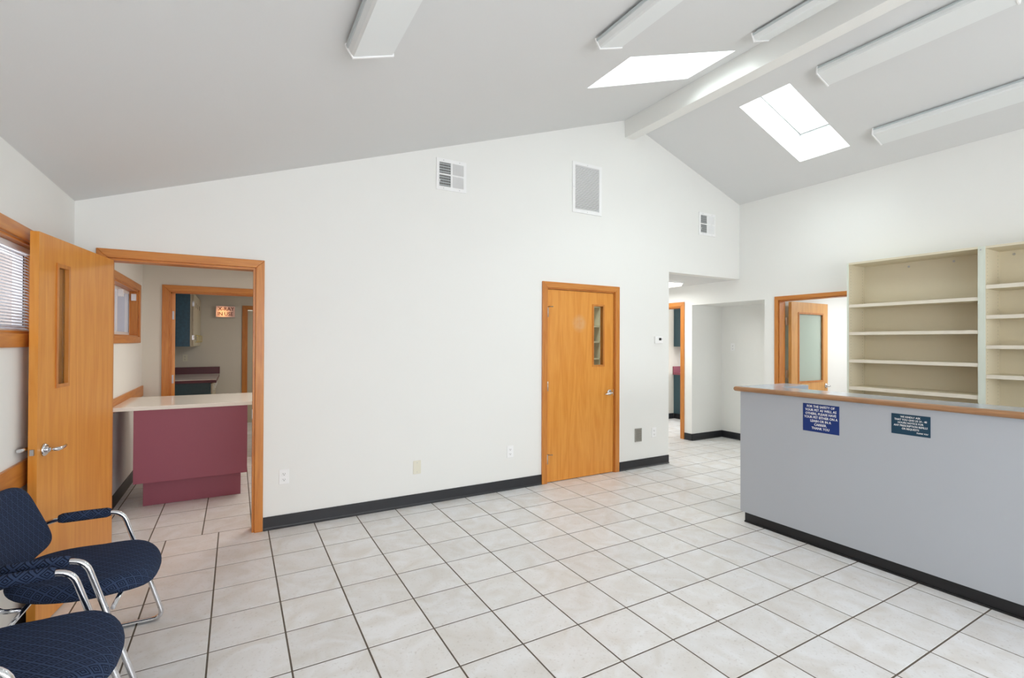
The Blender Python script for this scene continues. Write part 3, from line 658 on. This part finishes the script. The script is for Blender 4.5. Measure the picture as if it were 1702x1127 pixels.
obj('housing', MB().box(5.26, 5.62, 4.88, 5.20, 2.34, 2.3599), M_white, r)
obj('diffuser', MB().prism([(5.27, 2.34), (5.61, 2.34), (5.58, 2.30), (5.30, 2.30)], 'y', 4.89, 5.19), emis('lit_diffuser', (255, 250, 240), 1.2), r)

# ------------------------------------------------------------------ vents on the back wall
def air_vent(lab, x0, x1, z0, z1):
    r = thing('air_vent', lab, 'vent', ((x0+x1)/2, BY, z0)); xm, zm = (x0+x1)/2, (z0+z1)/2; bw = .028; bz = .034
    f = MB(); panel(f, 'y', BY-.010, BY-.0005, x0, x1, z0, z1, [(x0+bw, xm-.007, z0+bz, zm-.007), (xm+.007, x1-bw, z0+bz, zm-.007), (x0+bw, xm-.007, zm+.007, z1-bz), (xm+.007, x1-bw, zm+.007, z1-bz)])
    obj('vent_frame', f, M_white, r)
    obj('duct_backing', MB().box(x0+bw, x1-bw, BY-.0018, BY-.0006, z0+bz, z1-bz), M_duct, r)
    s = MB()
    for (a, b, tilt) in ((x0+bw, xm-.007, .0022), (xm+.007, x1-bw, -.0035)):
        n = 11
        for i in range(n):
            x = a+(b-a)*(i+.5)/n
            s.add([(x-tilt-.0007, BY-.0095, z0+bz), (x-tilt+.0007, BY-.0095, z0+bz), (x+tilt+.0007, BY-.002, z0+bz), (x+tilt-.0007, BY-.002, z0+bz), (x-tilt-.0007, BY-.0095, z1-bz), (x-tilt+.0007, BY-.0095, z1-bz), (x+tilt+.0007, BY-.002, z1-bz), (x+tilt-.0007, BY-.002, z1-bz)],
                  [(0, 1, 5, 4), (1, 2, 6, 5), (2, 3, 7, 6), (3, 0, 4, 7)])
    tag(obj('louvres', s, M_white, r), kind='stuff')
    h = MB()
    for i in range(9):
        z = z0+bz+(z1-z0-2*bz)*(i+.5)/9; h.box(x0+bw, xm-.007, BY-.003, BY-.0022, z-.004, z+.004)
    tag(obj('rear_louvres', h, M_hood, r), kind='stuff')
    obj('damper_lever', MB().box(x0+bw-.008, x0+bw+.006, BY-.020, BY-.010, z0+.075, z0+.09), M_white, r)
    for a in (x0+.07, x1-.07):
        for b in (z0+.015, z1-.015): obj('screw', MB().tube([(a, BY-.010, b), (a, BY-.0115, b)], .004, 8), M_nickel, r)
air_vent('square white air vent high on the wall, left of the return grille', 1.606, 1.908, 2.905, 3.197)
air_vent('square white air vent high on the wall near the right corner', 5.192, 5.505, 2.885, 3.178)
r = thing('return_grille', 'tall white louvred return air grille above the closed door', 'vent', (3.37, BY, 2.905))
x0, x1, z0, z1 = 3.168, 3.572, 2.905, 3.457
f = MB(); panel(f, 'y', BY-.012, BY-.0005, x0, x1, z0, z1, [(x0+.035, x1-.035, z0+.035, z1-.035)]); obj('grille_frame', f, M_white, r)
obj('duct_backing', MB().box(x0+.035, x1-.035, BY-.0018, BY-.0006, z0+.035, z1-.035), M_duct, r)
s = MB(); n = 30
for i in range(n):
    z = z0+.035+(z1-z0-.07)*(i+.5)/n
    s.add([(a, b, c+z) for a in (x0+.035, x1-.035) for b, c in ((BY-.0115, .0035), (BY-.0115, .0050), (BY-.002, -.0030), (BY-.002, -.0045))], [(0, 4, 5, 1), (1, 5, 6, 2), (2, 6, 7, 3), (3, 7, 4, 0)])
tag(obj('louvres', s, M_white, r), kind='stuff')
for a, b in (((x0+x1)/2, z0+.016), ((x0+x1)/2, z1-.016), (x0+.015, (z0+z1)/2)): obj('screw', MB().tube([(a, BY-.012, b), (a, BY-.0135, b)], .004, 8), M_nickel, r)

# ------------------------------------------------------------------ plates
def outlet(lab, c, ax, s, mt=M_plast, w=.072, h=.118):
    """duplex outlet; c = centre on the wall face; ax wall normal axis, s outward sign"""
    r = thing('power_outlet', lab, 'outlet', c, 'duplex power outlets')
    def B(a0, a1, z0, z1, d0, d1):
        m = MB()
        return m.box(c[0]+a0, c[0]+a1, c[1]+s*d0, c[1]+s*d1, c[2]+z0, c[2]+z1) if ax == 'y' else m.box(c[0]+s*d0, c[0]+s*d1, c[1]+a0, c[1]+a1, c[2]+z0, c[2]+z1)
    obj('cover_plate', B(-w/2, w/2, -h/2, h/2, .0003, .006), mt, r, bevel=.002)
    for zc in (-.0225, .0225):
        k = obj('socket', B(-.017, .017, zc-.014, zc+.014, .006, .0085), mt, r, bevel=.001)
        sl_ = B(-.0085, -.0060, zc-.003, zc+.007, .0085, .0088); sl2 = B(.0060, .0085, zc-.003, zc+.006, .0085, .0088); sl3 = B(-.003, .003, zc-.011, zc-.006, .0085, .0088)
        for q in (sl2, sl3): sl_.add(q.v, q.f)
        obj('slots', sl_, M_black, k)
    return r
outlet('white power outlet low on the wall right of the left doorway', (.340, BY, .405), 'y', -1)
outlet('white power outlet on the wall left of the closed door', (2.406, BY, .382), 'y', -1)
outlet('white power outlet low on the wall right of the grey grille plate', (4.400, BY, .402), 'y', -1)
outlet('white power outlet at waist height inside the niche', (6.71, 4.87, 1.42), 'x', -1)
outlet('power outlet above the counter in the x-ray room', (-.757, 10.0, 1.19), 'y', -1, M_cream)
r = thing('blank_plate', 'cream blank cover plate in the middle of the long wall', 'wall plate', (1.437, BY, .284))
obj('cover_plate', MB().box(1.401, 1.473, BY-.006, BY-.0003, .284, .404), M_cream, r, bevel=.002)
for zz in (.302, .386): obj('screw', MB().tube([(1.437, BY-.006, zz), (1.437, BY-.0072, zz)], .0035, 8), M_nickel, r)
r = thing('grille_plate', 'small grey metal grille plate between closed door and outlet', 'wall plate', (4.144, BY, .315))
f = MB(); panel(f, 'y', BY-.008, BY-.0004, 4.090, 4.198, .313, .469, [(4.102, 4.186, .325, .457)]); obj('plate_frame', f, M_grille, r)
obj('plate_backing', MB().box(4.102, 4.186, BY-.003, BY-.001, .325, .457), M_duct, r)
s = MB()
for i in range(11): s.box(4.102, 4.186, BY-.0065, BY-.003, .328+.0118*i, .3355+.0118*i)
tag(obj('louvres', s, M_grille, r), kind='stuff')
r = thing('thermostat', 'white thermostat with small dark display left of the opening', 'thermostat', (4.466, BY, 1.474))
obj('body', MB().box(4.402, 4.532, BY-.022, BY-.0003, 1.476, 1.560), M_plast, r, bevel=.005)
obj('display', MB().box(4.462, 4.502, BY-.0228, BY-.022, 1.512, 1.542), M_black, r)
obj('buttons', MB().box(4.508, 4.520, BY-.0232, BY-.022, 1.522, 1.534), M_hood, r)

# ------------------------------------------------------------------ peninsula counter in the left room
r = thing('peninsula_counter', 'burgundy peninsula counter with white top past the left doorway', 'counter', (-.33, 5.7, 0))
obj('body', MB().box(-.772, .100, 5.31, 6.12, .228, .872), M_maroon, r, bevel=.001)
obj('plinth', MB().box(-.715, .048, 5.42, 6.05, 0, .228), M_maroon, r)
obj('countertop', MB().box(-.925, .30, 5.285, 6.20, .872, .905), M_pent, r, bevel=.002)

# ------------------------------------------------------------------ x-ray room
r = thing('xray_sign', 'lit sign reading X-RAY IN USE on the far wall', 'sign', (-.164, 10.0, 1.90))
m_, N, L, B = mat('lit_sign_face')
tc = N.new('ShaderNodeTexCoord'); ds = N.new('ShaderNodeVectorMath'); ds.operation = 'DISTANCE'; L.new(tc.outputs['Object'], ds.inputs[0]); ds.inputs[1].default_value = (-.045, -.06, .075)
mr = N.new('ShaderNodeMapRange'); mr.inputs['From Min'].default_value = .02; mr.inputs['From Max'].default_value = .17; mr.inputs['To Min'].default_value = 1; mr.inputs['To Max'].default_value = 0; mr.interpolation_type = 'SMOOTHSTEP'
L.new(ds.outputs['Value'], mr.inputs['Value'])
B.inputs['Base Color'].default_value = s2l((190, 160, 148)); L.new(mixrgb(N, L, mr.outputs[0], (.50, .25, .19, 1), (1.0, .42, .16, 1)), B.inputs['Emission Color'])
ml = N.new('ShaderNodeMath'); ml.operation = 'MULTIPLY_ADD'; ml.inputs[1].default_value = 1.0; ml.inputs[2].default_value = .32; L.new(mr.outputs[0], ml.inputs[0]); L.new(ml.outputs[0], B.inputs['Emission Strength'])
obj('sign_box', MB().box(-.312, -.016, 9.945, 9.9995, 1.900, 2.100), M_hood, r)
obj('sign_face', MB().box(-.308, -.020, 9.940, 9.945, 1.905, 2.095), m_, r)
text_mesh('X-RAY', .088, M_red, r, (-.155, 9.9395, 2.045), (1, 0, 0), (0, 0, 1), (0, -1, 0), sx=.95, bold=.001, name='lettering')
text_mesh('IN', .088, M_red, r, (-.246, 9.9395, 1.957), (1, 0, 0), (0, 0, 1), (0, -1, 0), sx=.92, bold=.001, name='lettering')
text_mesh('USE', .088, M_red, r, (-.117, 9.9395, 1.957), (1, 0, 0), (0, 0, 1), (0, -1, 0), sx=.92, bold=.001, name='lettering')
r = thing('wall_cabinet', 'teal-sided wall cabinet hanging in the x-ray room', 'cabinet', (-.75, 9.2, 1.40))
obj('cabinet_body', MB().box(LX+.001, -.580, 8.42, 9.99, 1.40, 2.18), M_teal, r); obj('edge_strip', MB().box(-.580, -.556, 8.42, 9.99, 1.395, 2.185), M_cabcream, r)
for i in range(4):
    y0 = 8.43+.39*i
    d = obj('cabinet_door', MB().box(-.554, -.534, y0, y0+.384, 1.405, 2.175), M_cabcream, r, bevel=.002)
    obj('pull', MB().tube([(-.534, y0+(.33), 1.46), (-.510, y0+.33, 1.47), (-.510, y0+.33, 1.56), (-.534, y0+.33, 1.57)], .006, 8), M_yellow, d)
    for zz in (1.53, 2.02): obj('hinge', MB().box(-.560, -.530, y0-.006, y0+.004, zz-.035, zz+.035), M_nickel if i == 0 else M_black, d)
r = thing('base_cabinet', 'teal-sided base cabinet with dark burgundy backsplash in the x-ray room', 'cabinet', (-.6, 9.2, 0))
obj('cabinet_body', MB().box(LX+.001, -.32, 8.48, 9.99, 0, .865), M_teald, r)
obj('worktop', MB().box(LX+.001, -.252, 8.44, 9.99, .905, .912), M_pent, r)
obj('worktop_edge', MB().box(LX+.001, -.250, 8.435, 9.99, .865, .905), M_maroond, r)
obj('backsplash', MB().box(LX+.02, -.245, 9.97, 9.998, .912, 1.03).box(LX+.001, LX+.02, 8.6, 9.97, .912, 1.03), M_maroond, r)
for i in range(4):
    y0 = 8.49+.37*i
    for z0, z1 in ((.70, .85), (.12, .69)):
        d = obj('drawer' if z0 > .5 else 'cabinet_door', MB().box(-.32, -.30, y0, y0+.362, z0, z1), M_cabcream, r)
        obj('pull', MB().tube([(-.30, y0+.18, (z0+z1)/2+.04), (-.278, y0+.18, (z0+z1)/2+.03), (-.278, y0+.18, (z0+z1)/2-.03), (-.30, y0+.18, (z0+z1)/2-.04)], .005, 8), M_plast, d)

# ------------------------------------------------------------------ laboratory cabinets past the hallway doorway
r = thing('base_cabinet', 'dark teal base cabinet with burgundy top past the hallway doorway', 'cabinet', (8.2, 6.45, 0))
obj('cabinet_body', MB().box(7.50, 9.0, 6.16, 6.755, .10, .862), M_teald, r); obj('toe_kick', MB().box(7.506, 9.0, 6.22, 6.755, 0, .10), M_base, r)
obj('worktop', MB().box(7.473, 9.0, 6.13, 6.755, .862, .90), M_maroon, r); obj('backsplash', MB().box(7.473, 9.0, 6.735, 6.755, .90, 1.02), M_maroon, r)
for i in range(3): 
    d = obj('cabinet_door', MB().box(7.51+.48*i, 7.98+.48*i, 6.142, 6.16, .12, .85), M_teald, r); obj('pull', MB().tube([(7.93+.48*i, 6.142, .78), (7.93+.48*i, 6.12, .77), (7.93+.48*i, 6.12, .70), (7.93+.48*i, 6.142, .69)], .005, 8), M_yellow, d)
r = thing('wall_cabinet', 'dark teal wall cabinet past the hallway doorway', 'cabinet', (8.2, 6.6, 1.41))
obj('cabinet_body', MB().box(7.50, 9.0, 6.42, 6.755, 1.41, 2.18), M_teald, r)
for i in range(3): 
    d = obj('cabinet_door', MB().box(7.505+.48*i, 7.975+.48*i, 6.402, 6.42, 1.415, 2.175), M_teald, r); obj('pull', MB().tube([(7.93+.48*i, 6.402, 1.56), (7.93+.48*i, 6.38, 1.55), (7.93+.48*i, 6.38, 1.48), (7.93+.48*i, 6.402, 1.47)], .005, 8), M_yellow, d)
# storeroom shelves seen through the slot of the closed door
r = thing('storage_shelf', 'pale storeroom shelves seen through the glass of the closed door', 'shelf', (3.9, 5.6, 0))
for zz in (.5, .9, 1.24, 1.48, 1.70, 1.98): obj('shelf', MB().box(3.3, 4.52, 5.40, 5.795, zz, zz+.022), M_shelf, r)
obj('upright', MB().box(3.3, 3.32, 5.40, 5.795, 0, 2.1), M_shelf, r); obj('upright', MB().box(4.50, 4.52, 5.40, 5.795, 0, 2.1), M_shelf, r)

# ------------------------------------------------------------------ chairs
def bend(pts, r, n=6):
    """round the corners of a polyline"""
    pts = [Vector(p) for p in pts]; out = [pts[0]]
    for i in range(1, len(pts)-1):
        a = (pts[i-1]-pts[i]); b = (pts[i+1]-pts[i]); rr = min(r, a.length*.48, b.length*.48); a.normalize(); b.normalize()
        p0, p1 = pts[i]+a*rr, pts[i]+b*rr
        for k in range(n+1):
            t = k/n; out.append(p0*(1-t)**2+pts[i]*2*t*(1-t)+p1*t*t)
    out.append(pts[-1]); return out
def cushion(sx, sy, t, p=2.8, taper=0., dome=.3, n=48, rings=9):
    """upholstered pad in XY, thickness along z, centred"""
    V, Fs = [], []
    prof = [(0, 1)]+[(math.sin(PI/2*k/5), math.cos(PI/2*k/5)) for k in range(1, 5)]+[(1, 0)]
    # top rings from centre
    rs = [(.0, t/2+dome*t)]+[(q, t/2+dome*t*(1-q*q)) for q in (.25, .5, .72)]
    eb = .14
    for k in range(7):
        a = PI/2*k/6; rs.append((1-eb+eb*math.sin(a), (t/2)*(math.cos(a))+dome*t*.42*math.cos(a)))
    for k in range(1, 7):
        a = PI/2*k/6; rs.append((1-eb+eb*math.cos(a), -(t/2)*math.sin(a)))
    rs.append((.0, -t/2))
    for q, z in rs:
        if q == 0: V.append((0, 0, z)); continue
        for k in range(n):
            a = 2*PI*k/n; c, s = math.cos(a), math.sin(a)
            x = sx*abs(c)**(2/p)*(1 if c >= 0 else -1); y = sy*abs(s)**(2/p)*(1 if s >= 0 else -1)
            y *= 1+taper*x/sx
            V.append((x*q, y*q, z))
    idx = [0]; o = 1; starts = []
    for q, z in rs:
        if q == 0: continue
        starts.append(o); o += n
    for k in range(n): Fs.append((0, starts[0]+k, starts[0]+(k+1) % n))
    for a, b in zip(starts, starts[1:]):
        for k in range(n): Fs.append((a+k, b+k, b+(k+1) % n, a+(k+1) % n))
    last = len(V)-1
    for k in range(n): Fs.append((starts[-1]+k, last, starts[-1]+(k+1) % n))
    m = MB(); m.add(V, Fs, True)
    fac, acc, prev = [], 0, None
    for q, z in rs:
        if prev is not None: acc += math.hypot((q-prev[0])*.255, z-prev[1])/.255
        fac.append(acc); prev = (q, z)
    m.uv = []; i = 0
    for (q, z), fq in zip(rs, fac):
        for k in range(1 if q == 0 else n):
            if q == 0: m.uv.append((0, 0))
            else: m.uv.append((V[i][0]/q*fq, V[i][1]/q*fq))
            i += 1
    return m
def set_uv(o, uv):
    l = o.data.uv_layers.new(name='cloth')
    for lp in o.data.loops: l.data[lp.index].uv = uv[lp.vertex_index]
def make_chair(loc, rz, lab):
    r = thing('waiting_chair', lab, 'chair', (0, 0, 0), 'blue waiting room chairs')
    yo, R = .315, .0115
    for s in (-1, 1):
        y = s*yo
        pts = [(-.262, s*.215, .44), (-.275, s*.25, .50), (-.262, y, .575), (-.20, y, .600), (.065, y, .603), (.160, y, .29), (.245, y, .012), (.08, y, .012), (-.27, y*.98, .012)]
        obj('side_frame', MB().tube(bend(pts, .055), R, 14), M_chrome, r)
        a = obj('armrest', MB().tube([(-.185, y, .602), (-.17, y, .603), (-.10, y, .604), (.002, y, .604), (.018, y, .604)], [.018, .0235, .0245, .0235, .018], 14), M_farm, r)
        obj('back_support', MB().tube(bend([(-.16, s*.19, .395), (-.235, s*.19, .40), (-.30, s*.19, .66)], .05), .009, 10), M_chrome, r)
    obj('rear_rail', MB().tube([(-.27, -yo*.98, .012), (-.27, yo*.98, .012)], R, 12), M_chrome, r)
    for x, z in ((.155, .385), (-.16, .385)):
        obj('seat_rail', MB().tube([(x, -yo+.002, z), (x, yo-.002, z)], .009, 10), M_chrome, r)
    st = cushion(.262, .255, .066, 2.7, .10, .28)
    st.v = [(x+.006, y, z+.435-.035*max(0, (x-.12)/.14)**2+.02*max(0, -x/.26)) for x, y, z in st.v]
    set_uv(obj('seat', st, M_fseat, r), st.uv)
    bk = cushion(.160, .268, .045, 5.5, -.10, .12)
    # local: x -> up, y -> y, z -> forward
    B2 = []
    for x, y, z in bk.v:
        X = z-.245-.32*x+.35*y*y; Z = x+.655
        B2.append((X-.030, y, Z))
    bk.v = B2
    set_uv(obj('backrest', bk, M_fback, r), bk.uv)
    r.location = loc; r.rotation_euler = (0, 0, rz)
    return r
make_chair((-.578, 2.87, 0), -0.03, 'blue patterned chrome-armed chair beside the open door')
make_chair((-.606, 2.14, 0), 0.0, 'nearest blue patterned chair, cut by the bottom left corner')
